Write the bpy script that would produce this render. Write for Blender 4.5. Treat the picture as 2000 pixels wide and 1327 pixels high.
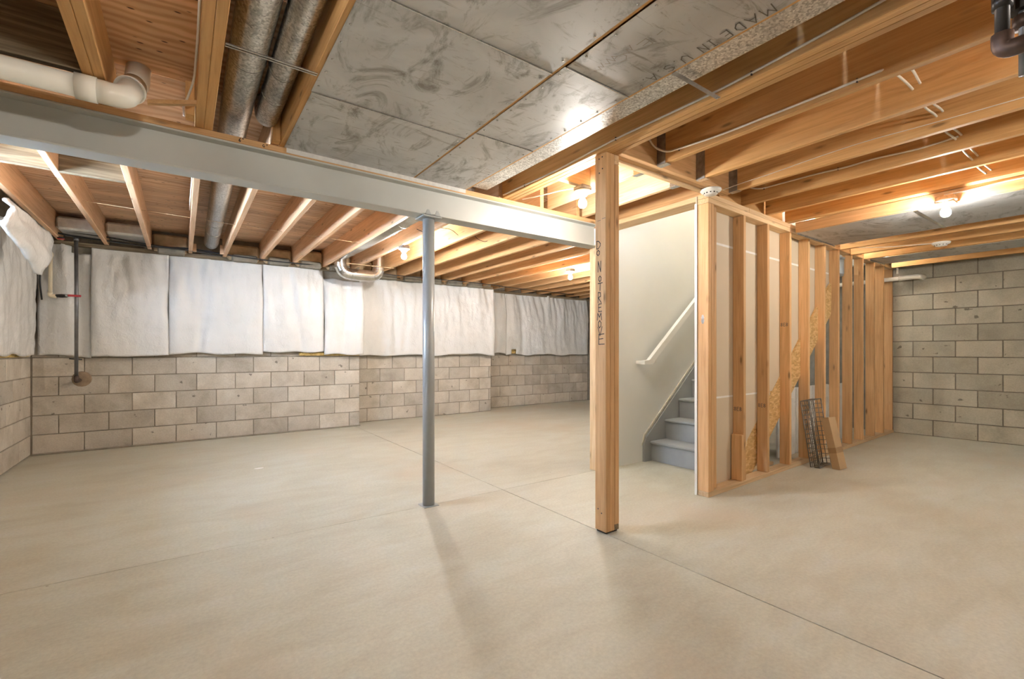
import bpy, bmesh, math, random
from mathutils import Vector, Matrix, noise
random.seed(7)
for o in list(bpy.data.objects): bpy.data.objects.remove(o, do_unlink=True)
S = bpy.context.scene
COL = S.collection
PI = math.pi

# ---------------------------------------------------------------- camera, sky, exposure
YAW = math.radians(35.5)
cd = bpy.data.cameras.new('camera'); cam = bpy.data.objects.new('camera', cd); COL.objects.link(cam)
cam.location = (0, 0, 1.08); cam.rotation_euler = (PI/2, 0, -YAW)
cd.sensor_width = 36; cd.lens = 905/2000*36; cd.shift_y = 24.5/2000; cd.clip_start = 0.02
S.camera = cam
S.view_settings.view_transform = 'Standard'; S.view_settings.look = 'None'
S.view_settings.gamma = 1; S.view_settings.use_curve_mapping = False
S.view_settings.exposure = 1.88
wd = bpy.data.worlds.new('world'); S.world = wd; wd.use_nodes = True
bg = wd.node_tree.nodes['Background']; bg.inputs[0].default_value = (0.62, 0.78, 1.0, 1); bg.inputs[1].default_value = 48
pl = bpy.data.lights.new('window_portal', 'AREA'); pl.shape = 'RECTANGLE'; pl.size = 1.2; pl.size_y = 0.42
pl.cycles.is_portal = True
po = bpy.data.objects.new('window_portal', pl); COL.objects.link(po)
po.location = (-1.55, 3.95, 1.97); po.rotation_euler = (0, -PI/2, 0)
BULB = 330.0

# ---------------------------------------------------------------- materials
def newmat(name):
    m = bpy.data.materials.new(name); m.use_nodes = True
    nt = m.node_tree; b = nt.nodes['Principled BSDF']
    return m, nt, b
def N(nt, t, **k):
    n = nt.nodes.new(t)
    for a, v in k.items(): setattr(n, a, v)
    return n
def ramp(nt, fac, stops):
    r = N(nt, 'ShaderNodeValToRGB'); e = r.color_ramp.elements
    while len(e) < len(stops): e.new(0.5)
    for i, (p, c) in enumerate(stops):
        e[i].position = p; e[i].color = (*c, 1) if len(c) == 3 else c
    nt.links.new(fac, r.inputs[0]); return r.outputs[0]
def mixc(nt, fac, a, b, mode='MIX'):
    n = N(nt, 'ShaderNodeMix', data_type='RGBA', blend_type=mode)
    for i, v in ((0, fac), (6, a), (7, b)):
        if hasattr(v, 'links'): nt.links.new(v, n.inputs[i])
        else: n.inputs[i].default_value = v if i == 0 else (*v, 1)
    return n.outputs[2]
def coords(nt, scale=(1, 1, 1), rnd=True, space='Object'):
    tc = N(nt, 'ShaderNodeTexCoord'); out = tc.outputs[space]
    if rnd:
        oi = N(nt, 'ShaderNodeObjectInfo'); cx = N(nt, 'ShaderNodeCombineXYZ')
        for i, k in enumerate((31.0, 17.0, 9.0)):
            mm = N(nt, 'ShaderNodeMath', operation='MULTIPLY'); mm.inputs[1].default_value = k
            nt.links.new(oi.outputs['Random'], mm.inputs[0]); nt.links.new(mm.outputs[0], cx.inputs[i])
        ad = N(nt, 'ShaderNodeVectorMath', operation='ADD'); nt.links.new(out, ad.inputs[0]); nt.links.new(cx.outputs[0], ad.inputs[1]); out = ad.outputs[0]
    return out
def scl(nt, v, s):
    n = N(nt, 'ShaderNodeVectorMath', operation='MULTIPLY'); nt.links.new(v, n.inputs[0]); n.inputs[1].default_value = s; return n.outputs[0]
def noi(nt, v, s, det=3, rough=.55, dist=0):
    n = N(nt, 'ShaderNodeTexNoise'); nt.links.new(v, n.inputs['Vector'])
    n.inputs['Scale'].default_value = s; n.inputs['Detail'].default_value = det; n.inputs['Roughness'].default_value = rough; n.inputs['Distortion'].default_value = dist
    return n.outputs[0]
def bump(nt, b, h, st=.2, d=.01):
    n = N(nt, 'ShaderNodeBump'); n.inputs['Strength'].default_value = st; n.inputs['Distance'].default_value = d
    nt.links.new(h, n.inputs['Height']); nt.links.new(n.outputs[0], b.inputs['Normal'])
def rnd_gain(nt, col, lo, hi):
    oi = N(nt, 'ShaderNodeObjectInfo'); mr = N(nt, 'ShaderNodeMapRange'); mr.inputs[3].default_value = lo; mr.inputs[4].default_value = hi
    nt.links.new(oi.outputs['Random'], mr.inputs[0])
    n = N(nt, 'ShaderNodeVectorMath', operation='SCALE'); nt.links.new(col, n.inputs[0]); nt.links.new(mr.outputs[0], n.inputs[3]); return n.outputs[0]
def plain(name, col, rough=.5, metal=0, var=.08, sc=8, bmp=0, spec=.5):
    m, nt, b = newmat(name)
    v = coords(nt); f = noi(nt, v, sc)
    c = ramp(nt, f, [(.3, tuple(x*(1-var) for x in col)), (.7, tuple(min(1, x*(1+var)) for x in col))])
    nt.links.new(c, b.inputs['Base Color']); b.inputs['Roughness'].default_value = rough; b.inputs['Metallic'].default_value = metal
    b.inputs['Specular IOR Level'].default_value = spec
    if bmp: bump(nt, b, noi(nt, v, sc*8), bmp)
    return m
def wood(name, lo, mid, hi, knots=True, gain=(.86, 1.1), rough=.6):
    m, nt, b = newmat(name)
    v = coords(nt)
    w = noi(nt, scl(nt, v, (.5, 4, 4)), 1.5, 2)
    g = noi(nt, scl(nt, v, (1.1, 26, 26)), 2.2, 5, .6, .6)
    c = ramp(nt, g, [(.25, lo), (.5, mid), (.75, hi)])
    c2 = ramp(nt, w, [(.3, (.82, .78, .72)), (.7, (1.06, 1.05, 1.03))])
    c = mixc(nt, 1.0, c, c2, 'MULTIPLY')
    if knots:
        vo = N(nt, 'ShaderNodeTexVoronoi'); nt.links.new(scl(nt, v, (3.0, 11, 11)), vo.inputs['Vector']); vo.inputs['Scale'].default_value = 1
        k = ramp(nt, vo.outputs['Distance'], [(.06, (.8, .8, .8)), (.10, (.32, .32, .32)), (.16, (0, 0, 0))])
        c = mixc(nt, k, c, tuple(x*.36 for x in lo))
    c = rnd_gain(nt, c, *gain)
    nt.links.new(c, b.inputs['Base Color']); b.inputs['Roughness'].default_value = rough; b.inputs['Specular IOR Level'].default_value = .25
    bump(nt, b, g, .08, .004)
    return m
M = {}
M['joist'] = wood('joist_lumber', (.54, .295, .11), (.69, .405, .165), (.78, .49, .225))
M['stud'] = wood('stud_lumber', (.58, .335, .15), (.73, .45, .225), (.82, .54, .29))
M['pale'] = wood('pale_lumber', (.60, .40, .22), (.76, .55, .33), (.84, .65, .43))
M['pink'] = wood('rear_joist_lumber', (.56, .345, .20), (.70, .455, .285), (.79, .55, .36))
M['grey_wood'] = wood('weathered_lumber', (.10, .075, .045), (.22, .17, .11), (.40, .34, .24), knots=False)

def mk_ply(name='plywood_sheathing', cols=((.56, .315, .15), (.655, .40, .205), (.72, .465, .25))):
    m, nt, b = newmat(name)
    v = coords(nt)
    d = noi(nt, scl(nt, v, (.8, 3.2, 3)), 1.6, 3, .5)
    wv = N(nt, 'ShaderNodeTexWave', wave_type='BANDS', bands_direction='Y'); nt.links.new(scl(nt, v, (.45, 1, 1)), wv.inputs['Vector'])
    wv.inputs['Scale'].default_value = 5.5; wv.inputs['Distortion'].default_value = 18; wv.inputs['Detail'].default_value = 4; wv.inputs['Detail Scale'].default_value = .5
    c = ramp(nt, wv.outputs[0], [(.1, cols[0]), (.5, cols[1]), (.9, cols[2])])
    c = mixc(nt, 1, c, ramp(nt, d, [(.35, (.75, .7, .66)), (.65, (1.08, 1.05, 1.02))]), 'MULTIPLY')
    vo = N(nt, 'ShaderNodeTexVoronoi'); nt.links.new(scl(nt, v, (9, 22, 9)), vo.inputs['Vector']); vo.inputs['Scale'].default_value = 1
    k = ramp(nt, vo.outputs['Distance'], [(.08, (1, 1, 1)), (.14, (0, 0, 0))])
    c = mixc(nt, k, c, (.10, .045, .02)); c = rnd_gain(nt, c, .88, 1.08)
    nt.links.new(c, b.inputs['Base Color']); b.inputs['Roughness'].default_value = .65; b.inputs['Specular IOR Level'].default_value = .2
    return m
M['ply'] = mk_ply(); M['ply_rear'] = mk_ply('daylit_plywood_sheathing', ((.68, .45, .29), (.76, .54, .37), (.82, .62, .45)))  # rear copy is the same plywood, with daylight lightened into its colour
def mk_osb():
    m, nt, b = newmat('osb'); v = coords(nt)
    vo = N(nt, 'ShaderNodeTexVoronoi'); nt.links.new(scl(nt, v, (26, 60, 70)), vo.inputs['Vector']); vo.inputs['Scale'].default_value = 1
    c = ramp(nt, vo.outputs['Color'], [(.1, (.50, .29, .10)), (.5, (.64, .40, .16)), (.9, (.76, .53, .26))])
    nt.links.new(c, b.inputs['Base Color']); b.inputs['Roughness'].default_value = .6; return m
M['osb'] = mk_osb()
def mk_floor():
    m, nt, b = newmat('concrete_slab'); v = coords(nt, rnd=False)
    tc = N(nt, 'ShaderNodeNewGeometry'); v = tc.outputs['Position']
    big = noi(nt, scl(nt, v, (.7, 1.1, 1)), 1.0, 4, .6, .7)
    mid = noi(nt, scl(nt, v, (1.2, 3.0, 1)), 2.2, 5, .65, .5)
    fine = noi(nt, v, 60, 4, .7)
    c = ramp(nt, big, [(.30, (.43, .39, .295)), (.50, (.55, .53, .43)), (.72, (.59, .58, .52))])
    c = mixc(nt, .55, c, ramp(nt, mid, [(.3, (.435, .40, .31)), (.55, (.55, .54, .45)), (.75, (.595, .60, .56))]))
    c = mixc(nt, 1, c, ramp(nt, fine, [(.35, (.90, .90, .90)), (.65, (1.05, 1.05, 1.05))]), 'MULTIPLY')
    rd = noi(nt, scl(nt, v, (1, 1, 1)), .8, 2); c = mixc(nt, ramp(nt, rd, [(.54, (0, 0, 0)), (.74, (.45, .45, .45))]), c, (.52, .40, .285))
    vo = N(nt, 'ShaderNodeTexVoronoi'); nt.links.new(v, vo.inputs['Vector']); vo.inputs['Scale'].default_value = 3.1
    c = mixc(nt, ramp(nt, vo.outputs['Distance'], [(.012, (.7, .7, .7)), (.022, (0, 0, 0))]), c, (.14, .11, .07))
    nt.links.new(c, b.inputs['Base Color'])
    r = ramp(nt, mid, [(.3, (.42,)*3), (.7, (.62,)*3)]); nt.links.new(r, b.inputs['Roughness'])
    b.inputs['Specular IOR Level'].default_value = .4; bump(nt, b, fine, .06, .004); return m
M['floor'] = mk_floor()
def mk_block(name, a, b_, c_):
    m, nt, b = newmat(name); v = coords(nt)
    f = noi(nt, v, 3.5, 4, .6, .3); fi = noi(nt, v, 70, 3, .7)
    c = ramp(nt, f, [(.28, a), (.52, b_), (.75, c_)])
    c = mixc(nt, 1, c, ramp(nt, fi, [(.3, (.88,)*3), (.7, (1.06,)*3)]), 'MULTIPLY')
    vo = N(nt, 'ShaderNodeTexVoronoi'); nt.links.new(scl(nt, v, (5, 5, 9)), vo.inputs['Vector']); vo.inputs['Scale'].default_value = 1
    k = noi(nt, v, 18, 2); kk = N(nt, 'ShaderNodeMath', operation='ADD'); nt.links.new(vo.outputs['Distance'], kk.inputs[0]); nt.links.new(k, kk.inputs[1])
    c = mixc(nt, ramp(nt, kk.outputs[0], [(.50, (.75,)*3), (.56, (0, 0, 0))]), c, tuple(x*.3 for x in a))
    c = rnd_gain(nt, c, .85, 1.1)
    nt.links.new(c, b.inputs['Base Color']); b.inputs['Roughness'].default_value = .85; b.inputs['Specular IOR Level'].default_value = .2
    bump(nt, b, fi, .3, .006); return m
M['block'] = mk_block('concrete_block', (.43, .375, .30), (.56, .505, .425), (.65, .605, .53))
M['block_grey'] = mk_block('grey_concrete_block', (.38, .35, .275), (.47, .435, .345), (.53, .495, .40))
M['mortar'] = plain('mortar', (.30, .265, .21), .95, 0, .2, 9, .3, .1)
M['mortar_grey'] = plain('grey_mortar', (.22, .20, .16), .95, 0, .2, 9, .3, .1)
def mk_vinyl():
    m, nt, b = newmat('white_vinyl_blanket'); v = coords(nt)
    c = ramp(nt, noi(nt, v, 2, 3), [(.3, (.72, .715, .695)), (.7, (.78, .775, .755))])
    nt.links.new(c, b.inputs['Base Color']); b.inputs['Roughness'].default_value = .27; b.inputs['Specular IOR Level'].default_value = .5
    h = noi(nt, scl(nt, v, (1, 1, .7)), 30, 4, .6, .8); bump(nt, b, h, .5, .015); return m
M['vinyl'] = mk_vinyl()
def mk_fiber():
    m, nt, b = newmat('fiberglass'); v = coords(nt)
    c = ramp(nt, noi(nt, v, 22, 4, .7), [(.3, (.42, .27, .07)), (.7, (.78, .58, .24))])
    nt.links.new(c, b.inputs['Base Color']); b.inputs['Roughness'].default_value = .95; bump(nt, b, noi(nt, v, 60), .6, .02); return m
M['fiber'] = mk_fiber()
M['kraft'] = plain('kraft_faced_batt', (.52, .38, .23), .8, 0, .3, 7, .3)
M['foil'] = plain('foil_faced_batt', (.74, .75, .75), .38, .75, .1, 18, .5)
def mk_galv(name, lo, hi, sc=190, rough=.36, metal=1.0):
    m, nt, b = newmat(name); v = coords(nt)
    vo = N(nt, 'ShaderNodeTexVoronoi'); nt.links.new(v, vo.inputs['Vector']); vo.inputs['Scale'].default_value = sc
    c = ramp(nt, vo.outputs['Color'], [(.1, lo), (.9, hi)])
    st = noi(nt, v, 3, 3); c = mixc(nt, ramp(nt, st, [(.5, (0, 0, 0)), (.75, (.55,)*3)]), c, tuple(x*.55 for x in lo))
    nt.links.new(c, b.inputs['Base Color']); b.inputs['Metallic'].default_value = metal; b.inputs['Roughness'].default_value = rough
    bump(nt, b, vo.outputs['Distance'], .05, .004); return m
M['galv'] = mk_galv('galvanised_duct', (.30, .295, .285), (.66, .65, .63), 120, .30)
M['galv_bright'] = mk_galv('bright_galvanised', (.52, .52, .505), (.68, .68, .665), 160, .27)
M['galv_rough'] = mk_galv('spangled_galvanised', (.36, .35, .33), (.90, .89, .86), 130, .40, .75)
def mk_sheet():
    m, nt, b = newmat('sheet_metal'); v = coords(nt)
    f = noi(nt, scl(nt, v, (1, 1, 1)), 1.6, 4, .6, 1.2)
    c = ramp(nt, f, [(.25, (.42, .42, .415)), (.6, (.59, .59, .585))])
    s = noi(nt, scl(nt, v, (2.6, 1.3, 1)), 1.7, 6, .7, 2.2)
    c = mixc(nt, ramp(nt, s, [(.52, (0, 0, 0)), (.68, (.85,)*3)]), c, (.20, .185, .155))
    w = noi(nt, scl(nt, v, (.9, 4, 1)), 2.5, 5, .75, 3)
    c = mixc(nt, ramp(nt, w, [(.57, (0, 0, 0)), (.70, (.7,)*3)]), c, (.22, .195, .155))
    nt.links.new(c, b.inputs['Base Color']); b.inputs['Metallic'].default_value = .7
    r = ramp(nt, f, [(.3, (.42,)*3), (.7, (.55,)*3)]); nt.links.new(r, b.inputs['Roughness'])
    bump(nt, b, noi(nt, v, 2.2, 2), .12, .03); return m
M['sheet'] = mk_sheet()
M['zinc'] = plain('dull_zinc', (.70, .69, .66), .42, .3, .1, 30)
M['patch'] = plain('brown_mortar_patch', (.30, .215, .14), .9, 0, .3, 12, .3)
M['hanger'] = plain('joist_hanger_steel', (.30, .29, .28), .5, .8, .3, 20)
M['beam_paint'] = plain('grey_steel_paint', (.50, .505, .475), .42, 0, .05, 3)
M['column_paint'] = plain('grey_column_paint', (.36, .375, .375), .38, .15, .08, 4)
M['stair_paint'] = plain('grey_stair_paint', (.33, .345, .345), .5, 0, .08, 5)
M['white'] = plain('white_wall_paint', (.76, .77, .74), .6, 0, .02, 2)
M['trim_white'] = plain('white_gloss_paint', (.86, .86, .83), .35, 0, .02, 4)
M['cream_edge'] = plain('cut_drywall_edge', (.62, .60, .50), .8, 0, .15, 20)
M['gyp_back'] = plain('drywall_paper_back', (.62, .52, .38), .8, 0, .05, 2)
M['gyp_white'] = plain('drywall_core_white', (.80, .78, .74), .8, 0, .05, 9)
M['pvc'] = plain('white_pvc', (.80, .775, .69), .28, 0, .02, 3)
M['cpvc'] = plain('cream_cpvc', (.78, .68, .50), .35, 0, .04, 5)
M['iron'] = plain('black_iron_pipe', (.055, .05, .048), .42, .6, .3, 14)
M['rust_iron'] = plain('rusty_iron_pipe', (.14, .095, .08), .5, .5, .4, 10)
M['steel_pipe'] = plain('steel_gas_pipe', (.20, .20, .205), .4, .7, .3, 8)
M['red'] = plain('red_valve_handle', (.50, .03, .04), .4)
M['cable'] = plain('white_cable_jacket', (.80, .74, .64), .45, 0, .08, 20)
M['black_cable'] = plain('black_cable_jacket', (.02, .02, .02), .5)
M['ink'] = plain('marker_ink', (.018, .015, .014), .6)
M['print'] = plain('grey_stamp_ink', (.14, .12, .095), .6)
M['faint'] = plain('faint_stamp_ink', (.33, .30, .255), .6)
M['cardboard'] = plain('cardboard', (.52, .36, .20), .85, 0, .08, 3)
M['tape'] = plain('brown_tape', (.36, .23, .11), .4)
M['wire'] = plain('chrome_wire', (.26, .245, .22), .35, .85, .3, 20)
M['ceramic'] = plain('white_ceramic', (.86, .85, .82), .25)
M['plastic'] = plain('white_plastic', (.84, .83, .78), .4)
M['board_white'] = plain('white_melamine', (.78, .77, .73), .5)
M['dark'] = plain('dark_gap', (.03, .026, .02), .9)
def mk_bulb(name='lit_bulb', k=1.0):
    m, nt, b = newmat(name); b.inputs['Base Color'].default_value = (1, 1, 1, 1)
    b.inputs['Emission Color'].default_value = (1.0, .95, .88, 1); b.inputs['Emission Strength'].default_value = BULB*k; return m
M['bulb'] = mk_bulb(); M['bulb_strong'] = mk_bulb('lit_bulb_high_wattage', 1.7); M['bulb_weak'] = mk_bulb('lit_bulb_low_wattage', .75)
def mk_glass():
    m = bpy.data.materials.new('window_glass'); m.use_nodes = True; nt = m.node_tree; nt.nodes.clear()
    o = N(nt, 'ShaderNodeOutputMaterial'); t = N(nt, 'ShaderNodeBsdfTransparent'); g = N(nt, 'ShaderNodeBsdfGlossy'); g.inputs['Roughness'].default_value = .02
    x = N(nt, 'ShaderNodeMixShader'); x.inputs[0].default_value = .06
    nt.links.new(t.outputs[0], x.inputs[1]); nt.links.new(g.outputs[0], x.inputs[2]); nt.links.new(x.outputs[0], o.inputs[0]); return m
M['glass'] = mk_glass()

# ---------------------------------------------------------------- builders
WM = {}
I4 = Matrix.Identity(4)
def put(name, data, mat_w, parent=None):
    o = bpy.data.objects.new(name, data); COL.objects.link(o)
    o.matrix_basis = mat_w
    if parent is not None:
        o.parent = parent; o.matrix_parent_inverse = WM[parent.name].inverted()
    WM[o.name] = mat_w.copy(); return o
def tag(o, label, cat, group=None, kind=None):
    o['label'] = label
    if cat: o['category'] = cat
    if group: o['group'] = group
    if kind: o['kind'] = kind
    return o
def thing(name, label, cat, loc=(0, 0, 0), rotz=0, group=None, kind=None):
    return tag(put(name, None, Matrix.Translation(loc) @ Matrix.Rotation(rotz, 4, 'Z')), label, cat, group, kind)
def setmat(me, mat, smooth=False):
    me.materials.append(M[mat])
    if smooth: me.polygons.foreach_set('use_smooth', [True]*len(me.polygons))
    return me
CACHE = {}
def box_me(d, mat, bev=.0025):
    k = (tuple(round(x, 4) for x in d), mat, bev)
    if k in CACHE: return CACHE[k]
    bm = bmesh.new(); bmesh.ops.create_cube(bm, size=1); bmesh.ops.scale(bm, vec=d, verts=bm.verts)
    if bev: bmesh.ops.bevel(bm, geom=bm.edges[:], offset=min(bev, min(d)*.3), segments=1, affect='EDGES')
    me = bpy.data.meshes.new('box'); bm.to_mesh(me); bm.free(); setmat(me, mat); CACHE[k] = me; return me
RY = Matrix.Rotation(PI/2, 4, 'Z'); RZ = Matrix.Rotation(-PI/2, 4, 'Y')
def board(name, x0, x1, y0, y1, z0, z1, mat, parent=None, bev=.0025, F=I4):
    d = (x1-x0, y1-y0, z1-z0); c = Vector(((x0+x1)/2, (y0+y1)/2, (z0+z1)/2))
    ax = max(range(3), key=lambda i: d[i])
    if ax == 0: me, R = box_me(d, mat, bev), I4
    elif ax == 1: me, R = box_me((d[1], d[0], d[2]), mat, bev), RY
    else: me, R = box_me((d[2], d[1], d[0]), mat, bev), RZ
    return put(name, me, F @ Matrix.Translation(c) @ R, parent)
def mesh(name, vs, fs, mat, parent=None, Mw=I4, smooth=False):
    me = bpy.data.meshes.new(name); me.from_pydata([tuple(v) for v in vs], [], fs); me.update(); setmat(me, mat, smooth)
    return put(name, me, Mw, parent)
def origin_mesh(name, vs, fs, mat, parent=None, smooth=False):
    vs = [Vector(v) for v in vs]; c = sum(vs, Vector())/len(vs)
    return mesh(name, [v-c for v in vs], fs, mat, parent, Matrix.Translation(c), smooth)
def prism(name, poly, axis, a0, a1, mat, parent=None, F=I4):
    # poly in the two other axes; extruded along axis from a0 to a1
    def P(p, a): return {'Y': (p[0], a, p[1]), 'X': (a, p[0], p[1]), 'Z': (p[0], p[1], a)}[axis]
    n = len(poly); vs = [P(p, a0) for p in poly]+[P(p, a1) for p in poly]
    fs = [tuple(range(n)), tuple(range(2*n-1, n-1, -1))]+[(i, i+n, (i+1) % n+n, (i+1) % n) for i in range(n)]
    c = sum((Vector(v) for v in vs), Vector())/len(vs)
    me = bpy.data.meshes.new(name); me.from_pydata([tuple(Vector(v)-c) for v in vs], [], fs)
    bm = bmesh.new(); bm.from_mesh(me); bmesh.ops.recalc_face_normals(bm, faces=bm.faces); bm.to_mesh(me); bm.free()
    setmat(me, mat); return put(name, me, F @ Matrix.Translation(c), parent)
def fillet(pts, rad, n=6):
    pts = [Vector(p) for p in pts]; out = [pts[0]]
    for i in range(1, len(pts)-1):
        a, b, c = pts[i-1], pts[i], pts[i+1]
        r = min(rad, (a-b).length*.49, (c-b).length*.49)
        p0 = b+(a-b).normalized()*r; p1 = b+(c-b).normalized()*r
        for k in range(n+1):
            t = k/n; out.append(p0*(1-t)**2+b*2*t*(1-t)+p1*t*t)
    out.append(pts[-1]); return out
def tube_geo(pts, r, seg=10):
    pts = [Vector(p) for p in pts]; n = len(pts); vs = []; fs = []
    rr = r if isinstance(r, (list, tuple)) else [r]*n
    t0 = (pts[1]-pts[0]).normalized(); u = t0.orthogonal().normalized()
    for i in range(n):
        t = (pts[min(i+1, n-1)]-pts[max(i-1, 0)]).normalized()
        u = (u-t*u.dot(t)).normalized(); w = t.cross(u)
        for k in range(seg):
            a = 2*PI*k/seg; vs.append(pts[i]+(u*math.cos(a)+w*math.sin(a))*rr[i])
    for i in range(n-1):
        for k in range(seg):
            k2 = (k+1) % seg; fs.append((i*seg+k, i*seg+k2, (i+1)*seg+k2, (i+1)*seg+k))
    fs.append(tuple(range(seg-1, -1, -1))); fs.append(tuple((n-1)*seg+k for k in range(seg)))
    return vs, fs
def tube(name, pts, r, mat, parent=None, seg=10, smooth=True):
    vs, fs = tube_geo(pts, r, seg); return origin_mesh(name, vs, fs, mat, parent, smooth)
def lathe(name, prof, loc, mat, parent=None, axis=(0, 0, 1), seg=20, smooth=True):
    vs = []; fs = []; n = len(prof)
    for r, z in prof:
        for k in range(seg):
            a = 2*PI*k/seg; vs.append((r*math.cos(a), r*math.sin(a), z))
    for i in range(n-1):
        for k in range(seg):
            k2 = (k+1) % seg; fs.append((i*seg+k, i*seg+k2, (i+1)*seg+k2, (i+1)*seg+k))
    fs.append(tuple(range(seg-1, -1, -1))); fs.append(tuple((n-1)*seg+k for k in range(seg)))
    q = Vector((0, 0, 1)).rotation_difference(Vector(axis)).to_matrix().to_4x4()
    return mesh(name, vs, fs, mat, parent, Matrix.Translation(loc) @ q, smooth)
GLY = {  # pen strokes on a unit cell
 'D': [[(.1, 0), (.1, 1), (.5, .95), (.85, .6), (.8, .3), (.45, 0), (.1, 0)]], 'O': [[(.5, 1), (.15, .75), (.1, .35), (.45, 0), (.8, .25), (.85, .7), (.5, 1)]],
 'N': [[(.1, 0), (.15, 1), (.8, 0), (.85, 1)]], 'T': [[(0, .95), (1, 1)], [(.5, .97), (.45, 0)]], 'R': [[(.1, 0), (.15, 1), (.7, .95), (.75, .6), (.15, .5), (.9, 0)]],
 'E': [[(.9, 1), (.1, .95), (.1, 0), (.95, .02)], [(.1, .5), (.75, .55)]], 'M': [[(0, 0), (.1, 1), (.5, .4), (.85, 1), (1, 0)]], 'V': [[(0, 1), (.5, 0), (1, 1)]],
 'A': [[(0, 0), (.5, 1), (1, 0)], [(.2, .4), (.8, .4)]], 'I': [[(.5, 0), (.5, 1)], [(.2, 0), (.8, 0)], [(.2, 1), (.8, 1)]], 'U': [[(.05, 1), (.1, .3), (.5, 0), (.9, .3), (.95, 1)]],
 'S': [[(.9, .85), (.5, 1), (.1, .8), (.2, .55), (.8, .42), (.9, .18), (.5, 0), (.1, .15)]], '.': [[(.3, 0), (.45, .06)]], '6': [[(.75, 1), (.25, .6), (.15, .2), (.5, 0), (.8, .25), (.5, .5), (.2, .3)]],
 'a': [[(.8, .6), (.4, .65), (.15, .3), (.45, .02), (.8, .3), (.85, 0)]], '"': [[(.2, 1), (.2, .72)], [(.6, 1), (.6, .72)]], '-': [[(.1, .5), (.9, .55)]], 'q': [[(.1, .2), (.3, .8), (.5, .4), (.6, .9), (.9, .6)]], 'w': [[(.0, .5), (.2, .1), (.4, .8), (.6, .0), (.8, .7), (1, .4)]], '8': [[(.5, .5), (.15, .75), (.5, 1), (.85, .75), (.5, .5), (.1, .25), (.5, 0), (.9, .25), (.5, .5)]], '/': [[(.1, 0), (.9, 1)]], 'C': [[(.9, .85), (.5, 1), (.1, .6), (.15, .2), (.55, 0), (.9, .15)]]}
def pen(name, glyphs, mat, parent, o, rt, up, wd, off=.0012):
    # glyphs: list of (char, x, y, w, h) in metres on the plane o + rt*x + up*y; each character is an object
    o, rt, up = Vector(o), Vector(rt), Vector(up); nn = rt.cross(up)
    for ch, gx, gy, gw, gh in glyphs:
        vs = []; fs = []
        for st in GLY[ch]:
            p = [Vector((gx+a*gw, gy+b*gh)) for a, b in st]
            for a, b in zip(p[:-1], p[1:]):
                d = b-a
                if d.length < 1e-6: continue
                d.normalize(); q = Vector((-d.y, d.x))*wd/2; e = d*wd/2
                i = len(vs)
                for c in (a-e-q, b+e-q, b+e+q, a-e+q): vs.append(o+rt*c.x+up*c.y+nn*off)
                fs.append((i, i+1, i+2, i+3))
        origin_mesh(name, vs, fs, mat, parent)

ZC = 2.265      # underside of the joists
ZS = 2.50       # underside of the subfloor

# ---------------------------------------------------------------- floor
fl = tag(board('floor', -1.5, 8.6, -3.7, 8.0, -.14, -.02, 'dark', bev=0), 'beige concrete floor slab with thin control joints', 'floor', kind='structure')
for (x0, x1) in ((-1.5, 2.0465), (2.0535, 8.6)):
    for (y0, y1) in ((-3.7, 2.998), (3.002, 8.0)):
        board('slab', x0, x1, y0, y1, -.08, 0, 'floor', fl, bev=0)

# ---------------------------------------------------------------- block walls
def blocks_y(parent, yf, x0, x1, j0, rows, mat, z0=.0, proud=.007):
    """courses on a wall facing -Y; j0 = a head joint of the lowest course"""
    L, H, g = .4064, .2032, .0095
    for r in range(rows):
        s = j0+(L/2 if r % 2 else 0); k = math.floor((x0-s)/L)
        a = s+k*L
        while a < x1-.02:
            b0, b1 = max(a, x0)+g/2, min(a+L, x1)-g/2
            if b1-b0 > .03:
                dy = random.uniform(-.0015, .0015)
                board('block', b0, b1, yf-proud+dy, yf+.04, z0+r*H+g/2+.004, z0+(r+1)*H-g/2+.004, mat, parent, bev=.003)
            a += L
wb = thing('wall_back', 'back wall of beige concrete blocks stepping back in three sections', 'wall', (2, 6.85, 0), kind='structure')
board('mortar_core', -1.5, 2.13, 6.847, 7.4, 0, ZS+.03, 'mortar', wb, 0)
board('mortar_core', 2.0, 4.62, 7.147, 7.6, 0, ZS+.03, 'mortar', wb, 0)
board('mortar_core', 4.5, 8.6, 7.507, 7.9, 0, ZS+.03, 'mortar', wb, 0)
blocks_y(wb, 6.847, -1.274, 2.13, -.866, 6, 'block')
blocks_y(wb, 7.147, 2.13, 4.62, 2.336, 6, 'block')
blocks_y(wb, 7.507, 4.62, 7.75, 4.857, 6, 'block')
lathe('mortar_patch', [(.085, 0), (.08, .004), (.05, .006)], (-.885, 6.8405, .785), 'patch', wb, axis=(0, -1, 0), seg=16)
board('mortar_wash', -1.27, 2.13, 6.80, 6.85, 0, .014, 'mortar', wb, .005)

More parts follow.
